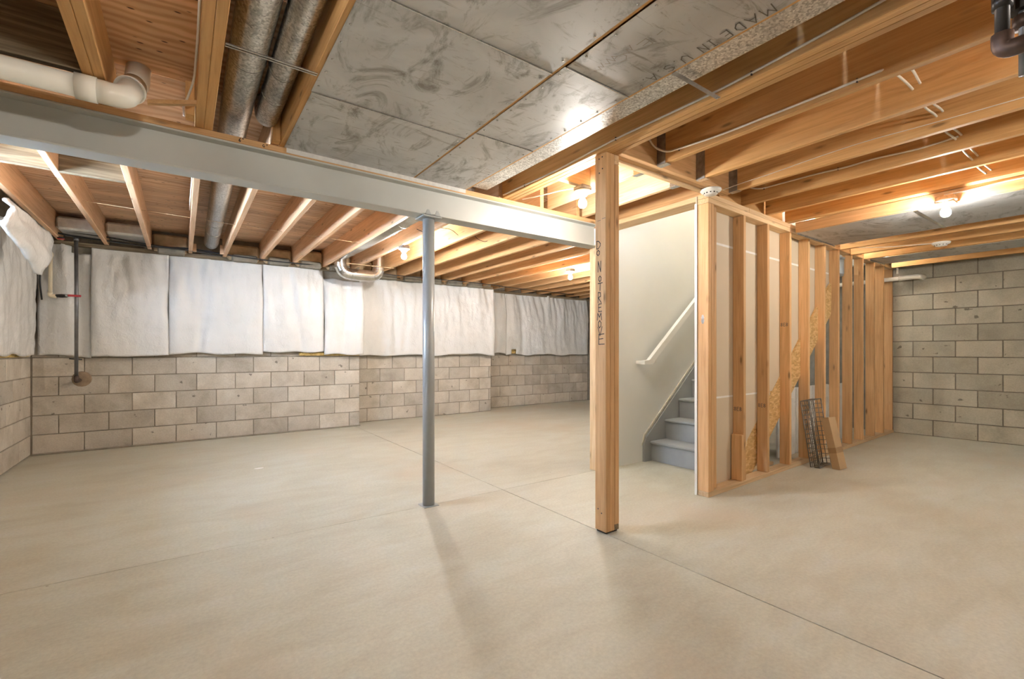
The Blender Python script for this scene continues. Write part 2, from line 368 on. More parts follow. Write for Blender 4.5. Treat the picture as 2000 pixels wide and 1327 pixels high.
wl = thing('wall_left', 'left wall of concrete blocks below white insulation', 'wall', (-1.3, 3, 0), kind='structure')
WY0, WY1, WZ0, WZ1 = 3.35, 4.55, 1.76, 2.18
board('mortar_core', -1.55, -1.287, -3.7, WY0, 0, ZS+.03, 'mortar', wl, 0)
board('mortar_core', -1.55, -1.287, WY1, 7.0, 0, ZS+.03, 'mortar', wl, 0)
board('mortar_core', -1.55, -1.287, WY0, WY1, 0, WZ0, 'mortar', wl, 0)
board('mortar_core', -1.55, -1.287, WY0, WY1, WZ1, ZS+.03, 'mortar', wl, 0)
for r in range(6):
    a = 6.84-(.2032 if r % 2 else 0)-.4064*6
    if r % 2: board('block', -1.327, -1.28, 6.64+.005, 6.836, r*.2032+.009, (r+1)*.2032-.001, 'block', wl, .003)
    for k in range(6):
        board('block', -1.327, -1.28+random.uniform(-.001, .001), a+k*.4064+.005, a+(k+1)*.4064-.005, r*.2032+.009, (r+1)*.2032-.001, 'block', wl, .003)
w1 = thing('window_1', 'small basement window high in the left block wall', 'window', (-1.45, 3.95, WZ0), kind='structure')
for (a, b, c, d) in ((WY0, WY1, WZ0, WZ0+.04), (WY0, WY1, WZ1-.04, WZ1), (WY0, WY0+.04, WZ0+.04, WZ1-.04), (WY1-.04, WY1, WZ0+.04, WZ1-.04), (3.935, 3.965, WZ0+.04, WZ1-.04)):
    board('window_frame', -1.47, -1.43, a, b, c, d, 'trim_white', w1)
for a, b in ((WY0+.04, 3.935), (3.965, WY1-.04)): board('pane', -1.452, -1.448, a, b, WZ0+.04, WZ1-.04, 'glass', w1, 0)

# right wall: leans a few degrees off square
tr = math.radians(4.0)
FR = Matrix.Translation((7.80, 2.09, 0)) @ Matrix.Rotation(-PI/2+tr, 4, 'Z')     # local x runs towards the camera, local y away into the wall
wr = put('wall_right', None, FR); tag(wr, 'right wall of grey concrete blocks beyond the stud wall', 'wall', kind='structure')
board('mortar_core', -5.7, 6.2, .008, .25, 0, ZS+.03, 'mortar_grey', wr, 0, F=FR)
for r in range(11):
    s = .195 if r % 2 == 1 else .392
    a = s-.4064
    for k in range(6):
        b0, b1 = max(-.12, a+k*.4064)+.005, a+(k+1)*.4064-.005
        board('block', b0, b1, random.uniform(-.001, .001), .05, r*.2032+.005, (r+1)*.2032-.005, 'block_grey', wr, .003, F=FR)
tag(board('wall_front', -1.5, 8.6, -3.7, -3.5, 0, ZS+.03, 'block_grey', bev=0), 'block wall behind the camera', 'wall', kind='structure')

# ---------------------------------------------------------------- ceiling: subfloor, joists
ce = thing('ceiling', 'open ceiling of wooden joists under a plywood subfloor', 'ceiling', (3, 2, ZS), kind='structure')
rows = [(-3.7, -2.82), (-2.82, -1.6), (-1.6, -.38), (-.38, .84), (.84, 2.06), (2.06, 2.985), (2.985, 4.205), (4.205, 5.425), (5.425, 6.645), (6.645, 7.9)]
for i, (a, b) in enumerate(rows):
    x = -1.55-(1.22 if i % 2 else 0)
    while x < 8.6:
        x0, x1 = max(x, -1.55), min(x+2.44, 8.7)
        if i == 5: x1 = min(x1, 3.345)
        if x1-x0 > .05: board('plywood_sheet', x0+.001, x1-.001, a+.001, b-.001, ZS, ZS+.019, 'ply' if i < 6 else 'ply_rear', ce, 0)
        x += 2.44
board('plywood_sheet', 7.5, 8.7, 2.06, 2.985, ZS, ZS+.019, 'ply', ce, 0)
T = .038
def joist(xr, y0, y1, mat='joist', z0=ZC, z1=ZS, name='joist'): return board(name, xr-T, xr, y0, y1, z0, z1, mat, ce)
# rear bay, from the beam to the back wall
REAR = [-1.03, -.655, -.28, .105, .455, .86, 1.24, 1.63, 2.02, 2.43, 2.835, 3.25, 3.61, 4.01, 4.41, 4.81, 5.21, 5.61, 6.01, 6.41, 6.81, 7.21]
for x in REAR:
    ye = 6.84 if x < 2.1 else (7.14 if x < 4.62 else 7.5)
    joist(x, 2.955 if x < 3.0 else 3.07, ye, 'pink' if x < 2.1 else 'stud')
# front bay
FRONT = [-1.10, -.72, -.307, -.268, .096, .135, .495, .90, 1.295, 1.70]
for x in FRONT: joist(x, -3.5, 3.06 if x not in (.495,) else 2.95)
for x in (2.052, 2.091, 2.130): joist(x, -3.5, 3.06)
RIGHT = [2.502, 2.93, 3.345, 3.742, 4.15]
for x in RIGHT: joist(x, -3.5, 1.862 if x < 3.4 else 1.99)
joist(4.53, -3.5, 2.0); joist(4.57, -3.5, 2.0)
for x in (5.15, 5.75, 6.16, 6.56, 6.98, 7.52): joist(x, -3.5, 2.0 if x < 6 else 2.05)
for x in (5.75, 6.16, 6.56, 7.52): board('dropped_joist', x-T, x, -3.5, 1.99 if x < 6 else 2.03, 2.17, 2.262, 'joist', ce)
# header across the joist ends, trimmers and blocking
for k, (a, b) in enumerate(((1.865, 1.903), (1.903, 1.941))): board('header', 2.132, 3.35, a, b, ZC, ZS, 'stud', ce)
board('header', 2.16, 3.262, 1.944, 1.982, ZC-.012, ZS-.02, 'pale', ce)
for x in (2.50, 2.895): joist(x, 1.985, 2.95, 'pale')
joist(3.302, 1.985, 2.95, 'stud'); joist(3.342, 1.985, 2.95, 'pale')
board('blocking', 2.132, 2.46, 2.45, 2.488, ZC+.03, ZS, 'pale', ce)
board('plate_strip', 3.18, 3.345, 2.02, 2.96, ZC-.042, ZC-.004, 'pale', ce)
for (a, b, y) in ((3.385, 3.704, 1.985), (3.742, 4.112, 2.005), (4.15, 4.492, 2.02)): board('blocking', a, b, y, y+T, ZC+.006, ZS, 'joist', ce)
board('blocking', -.72+.001, -.345, 2.64, 2.68, ZC, ZS, 'grey_wood', ce)
board('blocking', -.655, -.318, 4.19, 4.23, ZC, ZS, 'grey_wood', ce)
board('blocking', -1.03, -.693, 4.17, 4.21, ZC, ZS, 'grey_wood', ce)
board('cripple', .016, .054, 2.82, 2.90, ZC+.002, ZC+.17, 'joist', ce)
board('cripple', .107, .145, 6.60, 6.66, ZC-.002, ZC+.09, 'pink', ce)
board('cripple', .378, .416, 6.56, 6.62, ZC-.002, ZC+.10, 'pink', ce)
board('cripple', .415, .455, 2.88, 2.94, ZC+.002, ZC+.15, 'joist', ce)
# nailer on the beam
npl = board('nailer_plate', -1.28, 3.06, 2.945, 3.065, 2.229, ZC-.001, 'stud'); tag(npl, 'long wooden nailer plate lying on top of the grey steel beam', 'lumber')
pen('pencil_mark', [('6', 0, 0, .013, .02), ('"', .017, .006, .01, .016)], 'ink', npl, (.255, 2.944, 2.237), (1, 0, 0), (0, 0, 1), .0030)
pen('pencil_mark', [('a', 0, 0, .014, .022), ('"', .02, .004, .01, .014)], 'ink', npl, (.37, 2.944, 2.237), (1, 0, 0), (0, 0, 1), .0030)
# rim insulation in the joist bays at the back wall
edges = [-1.28]+REAR
for i in range(len(edges)-1):
    a, b = edges[i]+.004, edges[i+1]-T-.004
    if b > 4.6: continue
    if i == 4: continue
    yb = 6.83 if b < 2.1 else 7.13
    if i in (0, 1, 2):
        board('rim_batt', a, b, 6.42 if i else 6.5, yb, 2.31+.01*i, ZS-.05, 'foil', ce, .02)
    else:
        board('rim_batt', a, b, yb-.09+random.uniform(-.03, .03), yb, ZC-.03, ZS-.04+random.uniform(-.03, .02), 'kraft', ce, .025)
        board('rim_gap', a+.05, b-.03, yb-.16, yb-.05, ZC-.05, ZC+.035+random.uniform(-.02, .02), 'mortar_grey', ce, .015)
# sill on top of the back walls
for (a, b, y) in ((-1.28, 2.13, 6.80), (2.13, 4.62, 7.10), (4.62, 7.5, 7.46)):
    board('sill_plate', a, b, y-.03, y+.12, 2.222, ZC-.003, 'grey_wood', ce)

# ---------------------------------------------------------------- stair wall of studs (slightly skewed)
ts = math.radians(1.8)
FS = Matrix.Translation((3.176, 1.947, 0)) @ Matrix.Rotation(ts, 4, 'Z')
ws = put('wall_stairs', None, FS); tag(ws, 'open stud wall beside the stairs with bare studs and drywall behind', 'wall', kind='structure')
board('bottom_plate', 0, 4.66, 0, .089, 0, .038, 'pale', ws, F=FS)
board('top_plate', 0, 4.66, 0, .089, 2.189, 2.226, 'pale', ws, F=FS)
for a, b in ((0, .62), (.622, 2.2), (2.202, 4.66)): board('top_plate', a, b, 0, .089, 2.227, ZC-.002, 'pale', ws, F=FS)
SR = [.038, .077, .167, .565, .983, 1.428, 1.849, 2.254, 2.644, 3.041, 3.423, 3.84, 4.211, 4.589]
for i, u in enumerate(SR):
    board('stud', u-.038, u, 0 if i != 2 else .03, .089 if i != 2 else .119-.03, .0385, 2.188, 'stud', ws, F=FS)
board('stud_block', .520, .5255, 0, .085, .0385, .42, 'stud', ws, F=FS)
board('stud_block', .490, .526, -.004, .083, .0385, .41, 'stud', ws, F=FS)
pen('white_patch', [('8', 0, 0, .012, .05)], 'gyp_white', ws, FS @ Vector((-.0005, .052, 1.30)), FS.to_3x3() @ Vector((0, -1, 0)), (0, 0, 1), .014)
for ui in (.527, .945, 1.39): pen('grade_stamp', [('8', 0, 0, .02, .03), ('E', .025, 0, .016, .03), ('8', .045, 0, .02, .03)], 'print', ws, FS @ Vector((ui-.0005, .08, .60 if ui < 1.2 else 1.32)), FS.to_3x3() @ Vector((0, -1, 0)), (0, 0, 1), .004)
def cut(u): return .365+(u-.806)*.83
def sheet(u0, u1, z0, z1):
    # drywall clipped to the stair diagonal
    pts = []
    n = 14
    lo = [(u0+(u1-u0)*i/n, max(z0, cut(u0+(u1-u0)*i/n)-.01+random.uniform(-.006, .006))) for i in range(n+1)]
    lo = [p for p in lo if p[1] < z1-.01]
    if len(lo) < 2: return
    poly = lo+[(lo[-1][0], z1), (u0, z1)]
    prism('drywall_sheet', poly, 'Y', .0905, .103, 'gyp_back', ws, F=FS)
sheet(-.004, 2.9, .722, 1.936); sheet(-.004, 2.9, 1.942, ZC-.01)
board('drywall_sheet', .2, 4.5, .0905, .103, ZC-.02, 3.91, 'gyp_back', ws, 0, F=FS)
prism('drywall_sheet', [(-.004, .012), (.53, .012), (.55, .15), (.806, .355), (1.2, .69), (1.2, .718), (-.004, .718)], 'Y', .0905, .103, 'gyp_back', ws, F=FS)
prism('drywall_seam', [(-.004, 1.930), (2.6, 1.930), (2.6, 1.948), (-.004, 1.948)], 'Y', .089, .0912, 'gyp_white', ws, F=FS)
prism('drywall_seam', [(-.004, .712), (1.15, .712), (1.15, .726), (-.004, .726)], 'Y', .089, .0912, 'gyp_white', ws, F=FS)
board('corner_bead', -.010, -.004, .087, .108, 0, 2.2, 'gyp_white', ws, F=FS)

# white stairwell wall, shaft above
wsw = thing('wall_stairwell', 'smooth white stairwell wall behind the handrail', 'wall', (3.1, 3.0, 0), kind='structure')
prism('drywall', [(3.10, 0), (4.55, 0), (7.5, 2.5), (7.5, 3.9), (3.35, 3.9), (3.35, 2.218), (3.10, 2.218)], 'Y', 2.972, 3.06, 'white', wsw)
board('end_stud', 3.062, 3.099, 2.975, 3.06, 0, 2.028, 'pale', wsw)
board('shaft_end', 3.346, 3.36, 2.05, 2.97, ZC, 3.9, 'white', wsw, 0)
board('shaft_end', 7.5, 7.62, 2.05, 3.06, ZC, 3.9, 'white', wsw, 0)
board('shaft_lid', 3.3, 7.6, 2.0, 3.1, 3.9, 3.92, 'white', wsw, 0)

# ---------------------------------------------------------------- steel beam, column, post
bm_ = thing('steel_beam', 'long grey painted steel I-beam under the joists', 'beam', (0, 3.005, 2.03))
board('web', -1.30, 3.06, 3.000, 3.010, 2.040, 2.218, 'beam_paint', bm_, 0)
board('bottom_flange', -1.30, 3.06, 2.942, 3.068, 2.030, 2.040, 'beam_paint', bm_, .002)
board('top_flange', -1.30, 3.06, 2.942, 3.068, 2.218, 2.228, 'beam_paint', bm_, .002)
cl = thing('steel_column', 'round grey steel support column under the beam', 'column', (1.42, 3.005, 0))
lathe('shaft', [(.0415, .004), (.0415, 2.016)], (1.42, 3.005, 0), 'column_paint', cl, seg=28)
board('base_plate', 1.365, 1.475, 2.95, 3.06, .0, .004, 'column_paint', cl, 0)
board('cap_plate', 1.35, 1.49, 2.935, 3.075, 2.017, 2.0285, 'column_paint', cl, .002)
for x in (1.385, 1.455): prism('bent_tab', [(x-.022, 2.029), (x+.022, 2.029), (x+.004, 2.062), (x-.010, 2.062)], 'Y', 2.930, 2.936, 'column_paint', cl)
ps = thing('wooden_post', 'three-ply wooden support post marked in black handwriting', 'post', (2.09, 1.945, 0))
board('ply', 2.035, 2.0728, 1.900, 1.990, .012, ZC-.001, 'stud', ps, .004)
board('ply', 2.0735, 2.1113, 1.902, 1.990, .012, ZC-.001, 'stud', ps, .003)
board('ply', 2.1120, 2.1495, 1.900, 1.988, .045, ZC-.06, 'stud', ps, .003)
board('ply_offcut', 2.1120, 2.1495, 1.900, 1.988, ZC-.058, ZC-.001, 'pale', ps, .003)
board('base_pad', 2.045, 2.145, 1.912, 1.985, 0, .0115, 'dark', ps, .002)
board('base_shim', 2.112, 2.15, 1.902, 1.985, .0118, .044, 'grey_wood', ps, .002)
word = [('D', 0, 1.700, .040, .046), ('O', .002, 1.658, .030, .032), ('N', .012, 1.560, .030, .062), ('O', .018, 1.500, .026, .034), ('T', .016, 1.448, .034, .044),
        ('R', .012, 1.375, .032, .062), ('E', .016, 1.322, .030, .046), ('M', .010, 1.272, .034, .040), ('O', .014, 1.224, .030, .044), ('V', .014, 1.178, .034, .052), ('E', .016, 1.126, .052, .062)]
pen('handwriting', word, 'ink', ps, (2.035, 1.978, 0), (0, -1, 0), (0, 0, 1), .0050)
pen('grade_stamp', [('-', .008, 1.86, .03, .012), ('-', .045, 1.866, .03, .012)], 'print', ps, (2.035, 1.978, 0), (0, -1, 0), (0, 0, 1), .003)
for (yy, zz) in ((.02, 2.235), (.045, 2.24), (.022, 2.15), (.047, 2.17), (.012, .14), (.04, .12)):
    lathe('nail_head', [(.0045, 0), (.0045, .0012), (.001, .0016)], (2.035, 1.975-yy, zz), 'iron', ps, axis=(-1, 0, 0), seg=8)

# ---------------------------------------------------------------- joist hangers
for k, x in enumerate((2.483, 2.911, 3.326)):
    h = thing('joist_hanger', ['dark steel joist hanger nearest the wooden post', 'dark steel joist hanger second from the wooden post', 'dark steel joist hanger beside the smoke detector above the stud wall'][k], 'bracket', (x, 1.85, ZC), group='joist hangers on the header')
    for s in (-1, 1): board('side_strap', x+s*.0215-.0012, x+s*.0215+.0012, 1.80, 1.863, ZC-.003, ZC+.19, 'hanger', h, 0)
    board('seat', x-.022, x+.022, 1.79, 1.863, ZC-.005, ZC-.002, 'galv_bright', h, 0)
for k, x in enumerate((2.481, 2.876)):
    h = thing('joist_hanger', ['bright joist hanger behind the header, beside the post', 'bright joist hanger behind the header, towards the smoke detector'][k], 'bracket', (x, 1.99, ZC), group='joist hangers behind the header')
    for s in (-1, 1): board('side_strap', x+s*.0215-.0012, x+s*.0215+.0012, 1.985, 2.05, ZC-.003, ZC+.16, 'galv_bright', h, 0)
    board('seat', x-.022, x+.022, 1.985, 2.06, ZC-.005, ZC-.002, 'galv_bright', h, 0)

# ---------------------------------------------------------------- staircase
st = thing('staircase', 'grey painted wooden staircase rising beside the white wall', 'stairs', (3.8, 2.5, 0))
RI, RU, X0 = .197, .232, 3.81
for k in range(11):
    x = X0+k*RU; z = k*RI
    board('riser', x, x+.018, 2.10, 2.950, z, z+RI-.027, 'stair_paint', st, 0)
    board('tread', x-.026, x+RU+.012, 2.10, 2.950, z+RI-.027, z+RI, 'stair_paint', st, .008)
prism('skirt_board', [(3.70, 0), (3.70, .155), (3.735, .235), (3.735+3.4, .235+3.4*.85), (3.735+3.4, .235+3.4*.85-.42), (4.02, 0)], 'Y', 2.951, 2.9715, 'stair_paint', st)
prism('drywall_edge', [(3.690, .16), (3.728, .248), (6.9, .248+3.172*.85), (6.9, .275+3.172*.85), (3.72, .268), (3.680, .165)], 'Y', 2.962, 2.9716, 'cream_edge', st)
prism('stringer', [(3.83, 0), (4.0, .375), (5.72, .375+1.72*.845), (5.72, .375+1.72*.845-.33), (4.02, .0)], 'Y', 2.074, 2.098, 'osb', st)
hr = thing('handrail', 'white wooden handrail sloping up the stairwell wall', 'handrail', (3.7, 2.9, .96))
prism('rail', [(3.60, .962), (3.715, .962), (6.2, .962+2.485*.83), (6.2, 1.034+2.485*.83), (3.675, 1.004), (3.60, .998)], 'Y', 2.865, 2.905, 'trim_white', hr)
board('return_end', 3.60, 3.64, 2.905, 2.971, .964, .994, 'trim_white', hr, .003)
for x in (3.80, 4.9): tube('bracket', fillet([(x, 2.971, .962+(x-3.715)*.83-.07), (x, 2.885, .962+(x-3.715)*.83-.06), (x, 2.885, .962+(x-3.715)*.83+.005)], .03), .006, 'trim_white', hr, 8)

# ---------------------------------------------------------------- sheet-metal panning under the front joists
PAN = thing('joist_panning', 'large grey sheet metal panning nailed under the joists overhead', 'metal panel', (1.1, 2, ZC))
def pan(label, x0, x1, y0, y1, z, n=6):
    nx, ny = 12, 10; vs = []; fs = []
    sd = random.random()*50
    for zz in (0, .0012):
        for j in range(ny+1):
            for i in range(nx+1):
                fx, fy = i/nx, j/ny
                ed = min(1, 6*min(fx, 1-fx))*min(1, 6*min(fy, 1-fy))
                vs.append((x0+(x1-x0)*fx, y0+(y1-y0)*fy, z+zz-ed*.004*noise.noise(Vector((fx*2+sd, fy*2, 0)))))
    a = (nx+1)*(ny+1)
    for j in range(ny):
        for i in range(nx):
            q = j*(nx+1)+i
            fs.append((q, q+nx+1, q+nx+2, q+1)); fs.append((a+q, a+q+1, a+q+nx+2, a+q+nx+1))
    p = origin_mesh('metal_sheet', vs, fs, 'sheet', PAN, True); p['label'] = label
    for s in (x0+.018, x1-.018):
        for k in range(n):
            lathe('nail_head', [(.0055, 0), (.0055, -.0015), (.002, -.003)], (s, y0+(y1-y0)*(k+.5)/n+random.uniform(-.01, .01), z), 'galv_bright', p, seg=8)
    return p
ZP = ZC-.0025
pa = [pan('wide sheet metal panel next to the grey beam, beside the wood joist', .482, 1.278, 2.242, 2.94, ZP),
      pan('wide central sheet metal ceiling panel with a long dark smudge', .478, 1.278, 1.503, 2.238, ZP),
      pan('wide sheet metal ceiling panel at the top edge of the picture', .474, 1.278, .40, 1.499, ZP),
      pan('narrow sheet metal panel in the corner by the grey beam', 1.292, 1.684, 2.152, 2.94, ZP),
      pan('narrow sheet metal panel in the middle with a bright light reflection', 1.294, 1.684, 1.437, 2.148, ZP),
      pan('narrow sheet metal panel stamped with large upside-down lettering', 1.300, 1.684, .40, 1.429, ZP)]
for a, y, j in ((pa[0], 2.240, .482), (pa[1], 1.501, .478)):
    board('seam_lip', j, 1.278, y-.004, y-.001, ZP-.006, ZP+.001, 'galv_bright', a, 0)
board('seam_lip', 1.30, 1.684, 1.4305, 1.4355, ZP-.006, ZP+.001, 'galv_bright', pa[4], 0)
board('seam_lip', 1.30, 1.684, 2.1485, 2.1515, ZP-.004, ZP+.001, 'galv', pa[3], 0)
board('edge_flange', .495, 1.684, 2.9405, 2.944, 2.236, ZP, 'zinc', pa[0], 0)
def stamp(par, glyphs, ox, oy, wd, mat): pen('stamped_letter', glyphs, mat, par, (ox, oy, ZP-.003), (0, 1, 0), (1, 0, 0), wd, .0012)
k = .736
stamp(pa[5], [(c, a*k, 0, w*k, .048) for c, a, w in (('M', 0, .055), ('A', .075, .05), ('D', .145, .045), ('E', .21, .04), ('I', .295, .03), ('N', .34, .045), ('U', .44, .05), ('.', .505, .03), ('S', .545, .05), ('.', .61, .03), ('A', .655, .05), ('.', .715, .03))], 1.624, .767, .0042, 'print')
stamp(pa[5], [('E', 0, .03, .05, .045), ('q', .06, .0, .06, .05), ('C', .11, .02, .05, .05), ('w', .14, .0, .06, .05), ('q', .20, -.01, .06, .05), ('-', -.06, .02, .03, .05)], 1.39, 1.12, .004, 'faint')
stamp(pa[3], [('8', 0, .01, .05, .05), ('A', .10, 0, .05, .05), ('S', .165, 0, .05, .05), ('I', .23, .0, .03, .05), ('I', .31, 0, .025, .05), ('N', .35, 0, .05, .05), ('U', .45, 0, .05, .05), ('S', .53, 0, .05, .05), ('.', .60, 0, .03, .05)], 1.60, 2.20, .0032, 'faint')

# galvanised stack duct beside the panels
sdk = thing('stack_duct', 'flat spangled galvanised duct running beside the metal panels', 'duct', (1.78, 1, 2.29))
board('duct_body', 1.703, 1.85, -3.0, 2.70, 2.292, 2.44, 'galv_rough', sdk, .008)
board('drip_edge', 1.703, 1.853, -3.0, 2.92, 2.287, 2.2915, 'galv_rough', sdk, 0)
sp = thing('hanger_strap', 'short grey metal strap between the stack duct and the double joist', 'strap', (1.86, 1.2, ZC))
board('strap', 1.69, 2.03, 1.185, 1.205, ZC-.0068, ZC-.0045, 'hanger', sp, 0)
lathe('screw', [(.006, 0), (.006, -.003), (.002, -.005)], (2.02, 1.195, ZC-.0068), 'galv_bright', sp, seg=8)

# ---------------------------------------------------------------- round ducts
def round_duct(name, label, pts, r, rings, cap=None, mat='galv'):
    d = thing(name, label, 'duct', pts[0])
    tube('pipe', pts, r, mat, d, 24)
    for p, ax in rings: lathe('crimp_ring', [(r+.0005, -.012), (r+.003, -.008), (r+.003, 0), (r+.0005, .004)], p, mat, d, axis=ax, seg=24); lathe('joint_line', [(r+.0005, -.003), (r+.0012, 0), (r+.0005, .003)], Vector(p)+Vector(ax)*.006, 'iron', d, axis=ax, seg=24)
    return d
round_duct('round_duct', 'wide round galvanised duct running over the beam to the back wall', [(.215, -2.5, 2.395), (.24, 2.8, 2.395), (.262, 4.4, 2.395), (.285, 6.52, 2.37)], .073, [((.234, 1.6, 2.395), (0, 1, 0)), ((.238, 2.35, 2.395), (0, 1, 0)), ((.275, 5.45, 2.382), (0, 1, 0)), ((.28, 5.85, 2.376), (0, 1, 0)), ((.284, 6.45, 2.371), (0, 1, 0))])
round_duct('round_duct', 'narrow round galvanised duct ending with a cap short of the beam', fillet([(.36, -2.5, 2.385), (.385, 2.90, 2.385), (.385, 2.915, 2.49)], .05), .058, [((.381, 2.35, 2.385), (0, 1, 0)), ((.383, 2.6, 2.385), (0, 1, 0))])
round_duct('round_duct', 'round galvanised duct in the rear joist bay above the bulb', [(1.77, 3.07, 2.37), (1.75, 5.4, 2.37), (1.72, 6.2, 2.37)], .080, [((1.765, 4.3, 2.37), (0, 1, 0)), ((1.73, 5.9, 2.37), (0, 1, 0))], mat='galv_bright')
ud = thing('duct_elbow', 'shiny U-shaped galvanised duct elbow dropping below the rear joists', 'duct', (1.95, 6.4, 2.12))
pts = fillet([(1.73, 6.38, 2.44), (1.73, 6.38, 2.135), (2.26, 6.40, 2.135), (2.26, 6.40, 2.44)], .14, 5)
tube('pipe', pts, .078, 'galv_bright', ud, 22, False)
for i in (2, 4, 6, 8, 10, 11):
    if i < len(pts)-1:
        t = (pts[i+1]-pts[i-1]).normalized(); lathe('gore_seam', [(.0785, -.004), (.081, 0), (.0785, .004)], pts[i], 'galv_bright', ud, axis=t, seg=22)
for (x, y) in ((1.78, 6.28), (2.12, 6.28)): board('support_strip', x, x+.32, y, y+.012, 2.258, 2.264, 'pale', ud, 0)
dst = thing('duct_strap', 'thin bright metal strap under the pair of front ducts', 'strap', (.3, 2.08, ZC))
for dy in (0, .016): board('strap_wire', .137, .47, 2.072+dy, 2.078+dy, ZC-.008, ZC-.002, 'galv_bright', dst, .001)

# ---------------------------------------------------------------- trunk duct on the right with its framing
tk = thing('trunk_duct', 'wide flat metal trunk duct under the joists beyond the right bulb', 'duct', (5.0, 0, 2.175))
board('bottom_sheet', 4.605, 5.44, -3.4, 1.10, 2.172, 2.176, 'sheet', tk, .001)
board('bottom_sheet', 4.605, 5.44, 1.104, 1.94, 2.172, 2.176, 'sheet', tk, .001)
board('bottom_seam', 4.605, 5.44, 1.090, 1.116, 2.168, 2.172, 'galv_bright', tk, 0)
board('side_sheet', 5.437, 5.44, -3.4, 1.94, 2.176, ZC, 'sheet', tk, 0)
board('end_sheet', 4.605, 5.44, 1.94, 1.944, 2.16, ZC, 'galv', tk, 0)
tag(board('furring_board', 4.572, 4.604, -3.5, 1.945, 2.173, ZC-.001, 'stud'), 'bright wooden board on edge carrying the right-hand bulb', 'lumber')
tk2 = thing('return_pan', 'flat metal return-air pan near the right block wall', 'duct', (6.8, 0, 2.17))
board('bottom_sheet', 6.562, 7.06, -3.4, .55, 2.166, 2.169, 'sheet', tk2, 0)
board('bottom_sheet', 6.562, 7.06, .556, 1.98, 2.166, 2.169, 'sheet', tk2, 0)
board('end_sheet', 6.562, 7.06, 1.98, 1.984, 2.15, 2.26, 'galv', tk2, 0)

# ---------------------------------------------------------------- insulation blankets
def blanket(name, label, axis, w, a0, a1, z0, z1, seed, bulge=.05, edge=.028, folds=(), zjit=.017, notch=None, tuck=True):
    """quilted blanket hung on a wall; surface built in (a, z), pushed out from the wall by depth"""
    na, nz = max(12, int((a1-a0)/.022)), 52
    vs = []; fs = []
    zt = []
    for j in range(nz+1):
        for i in range(na+1):
            fa, fz = i/na, j/nz; a = a0+(a1-a0)*fa
            zb = z0+zjit*noise.noise(Vector((a*3.1, seed, 0)))*2.2; ztop = z1+zjit*noise.noise(Vector((a*5.0, seed+7, 0)))*1.5
            z = zb+(ztop-zb)*fz
            ed = min(1, min(fa, 1-fa)*(a1-a0)/.07); ed = .74+.26*math.sin(ed*PI/2)
            d = edge+bulge*ed*(math.sin(min(1, (1-fz)*2.2+.05)*PI/2))*(.75+.25*math.sin(fz*PI))
            d += .034*noise.noise(Vector((a*4+seed, z*1.1, 1)))*(.4+fz)
            d += .020*noise.noise(Vector((a*12+seed+1.5*z, z*1.6, 3)))*(.3+fz*fz*1.5)
            d += .010*noise.noise(Vector((a*26+seed-2.5*z, z*3, 5)))*(.15+fz*fz*1.5)
            d += .010*noise.noise(Vector((a*8, z*8, seed)))+.004*noise.noise(Vector((a*20, z*20, seed)))
            for (fa0, fz0, slope, wid, dep) in folds:
                x = a-(fa0+slope*(fz0-z))
                if z < fz0+.02: d -= dep*math.exp(-(x/wid)**2)
            d = max(.012, d)
            zt.append((a, d, z))
    for (a, d, z) in zt: vs.append((a, w-d, z) if axis == 'Y' else (w+d, a, z))
    for (a, d, z) in zt: vs.append((a, w-max(.004, d-.012), z) if axis == 'Y' else (w+max(.004, d-.012), a, z))
    n = (na+1)*(nz+1); r = na+1
    def hole(i, j):
        if not notch: return False
        p = zt[j*r+i]; return notch[0] < p[0] < notch[1] and notch[2] < p[2] < notch[3]
    for j in range(nz):
        for i in range(na):
            if hole(i, j): continue
            q = j*r+i; f1 = (q, q+1, q+r+1, q+r); f2 = (n+q, n+q+r, n+q+r+1, n+q+1)
            fs.append(f1); fs.append(f2)
            if j == 0 or hole(i, j-1): fs.append((q, n+q, n+q+1, q+1))
            if j == nz-1 or hole(i, j+1): fs.append((q+r, q+r+1, n+q+r+1, n+q+r))
            if i == 0 or hole(i-1, j): fs.append((q, q+r, n+q+r, n+q))
            if i == na-1 or hole(i+1, j): fs.append((q+1, n+q+1, n+q+r+1, q+r+1))
    return tag(origin_mesh(name, vs, fs, 'vinyl', None, True), label, 'insulation', 'white insulation blankets on the walls')
G = 'insulation_blanket'
blanket(G, 'white insulation blanket on the left wall', 'X', -1.28, 4.85, 6.74, 1.045, 2.235, 1.3, .035)
blanket(G, 'white insulation blanket behind the gas pipe in the left corner', 'Y', 6.84, -1.22, -.802, 1.03, 2.22, 2.7, .03, .03, folds=((-.95, 2.1, .06, .05, .02),), notch=(-.98, -.80, 2.14, 2.4))
blanket(G, 'white insulation blanket just right of the gas pipe', 'Y', 6.84, -.80, -.122, 1.035, 2.248, 3.9, .085, .03, folds=((-.17, 2.2, .12, .05, .03),))
blanket(G, 'wide white insulation blanket below the round duct', 'Y', 6.84, -.119, .858, 1.055, 2.248, 5.1, .085, .03, folds=((.18, 2.25, .0, .035, .02), (.32, 2.25, -.12, .04, .025)))
blanket(G, 'white insulation blanket left of the U-shaped duct with a diagonal crease', 'Y', 6.84, .862, 1.612, 1.085, 2.245, 6.3, .085, .03, folds=((1.15, 2.2, .15, .05, .02),))
blanket(G, 'white insulation blanket with draped folds under the U-shaped duct', 'Y', 6.84, 1.615, 2.16, 1.045, 2.11, 8.8, .10, .03, folds=((1.66, 2.2, -.20, .06, .05), (1.95, 2.0, -.1, .06, .02)))
blanket(G, 'broad white insulation blanket behind the grey column', 'Y', 7.14, 2.14, 4.64, 1.035, 2.225, 10.4, .085, .035, folds=((2.75, 2.1, .0, .05, .02), (3.0, 2.1, -.1, .05, .02)))
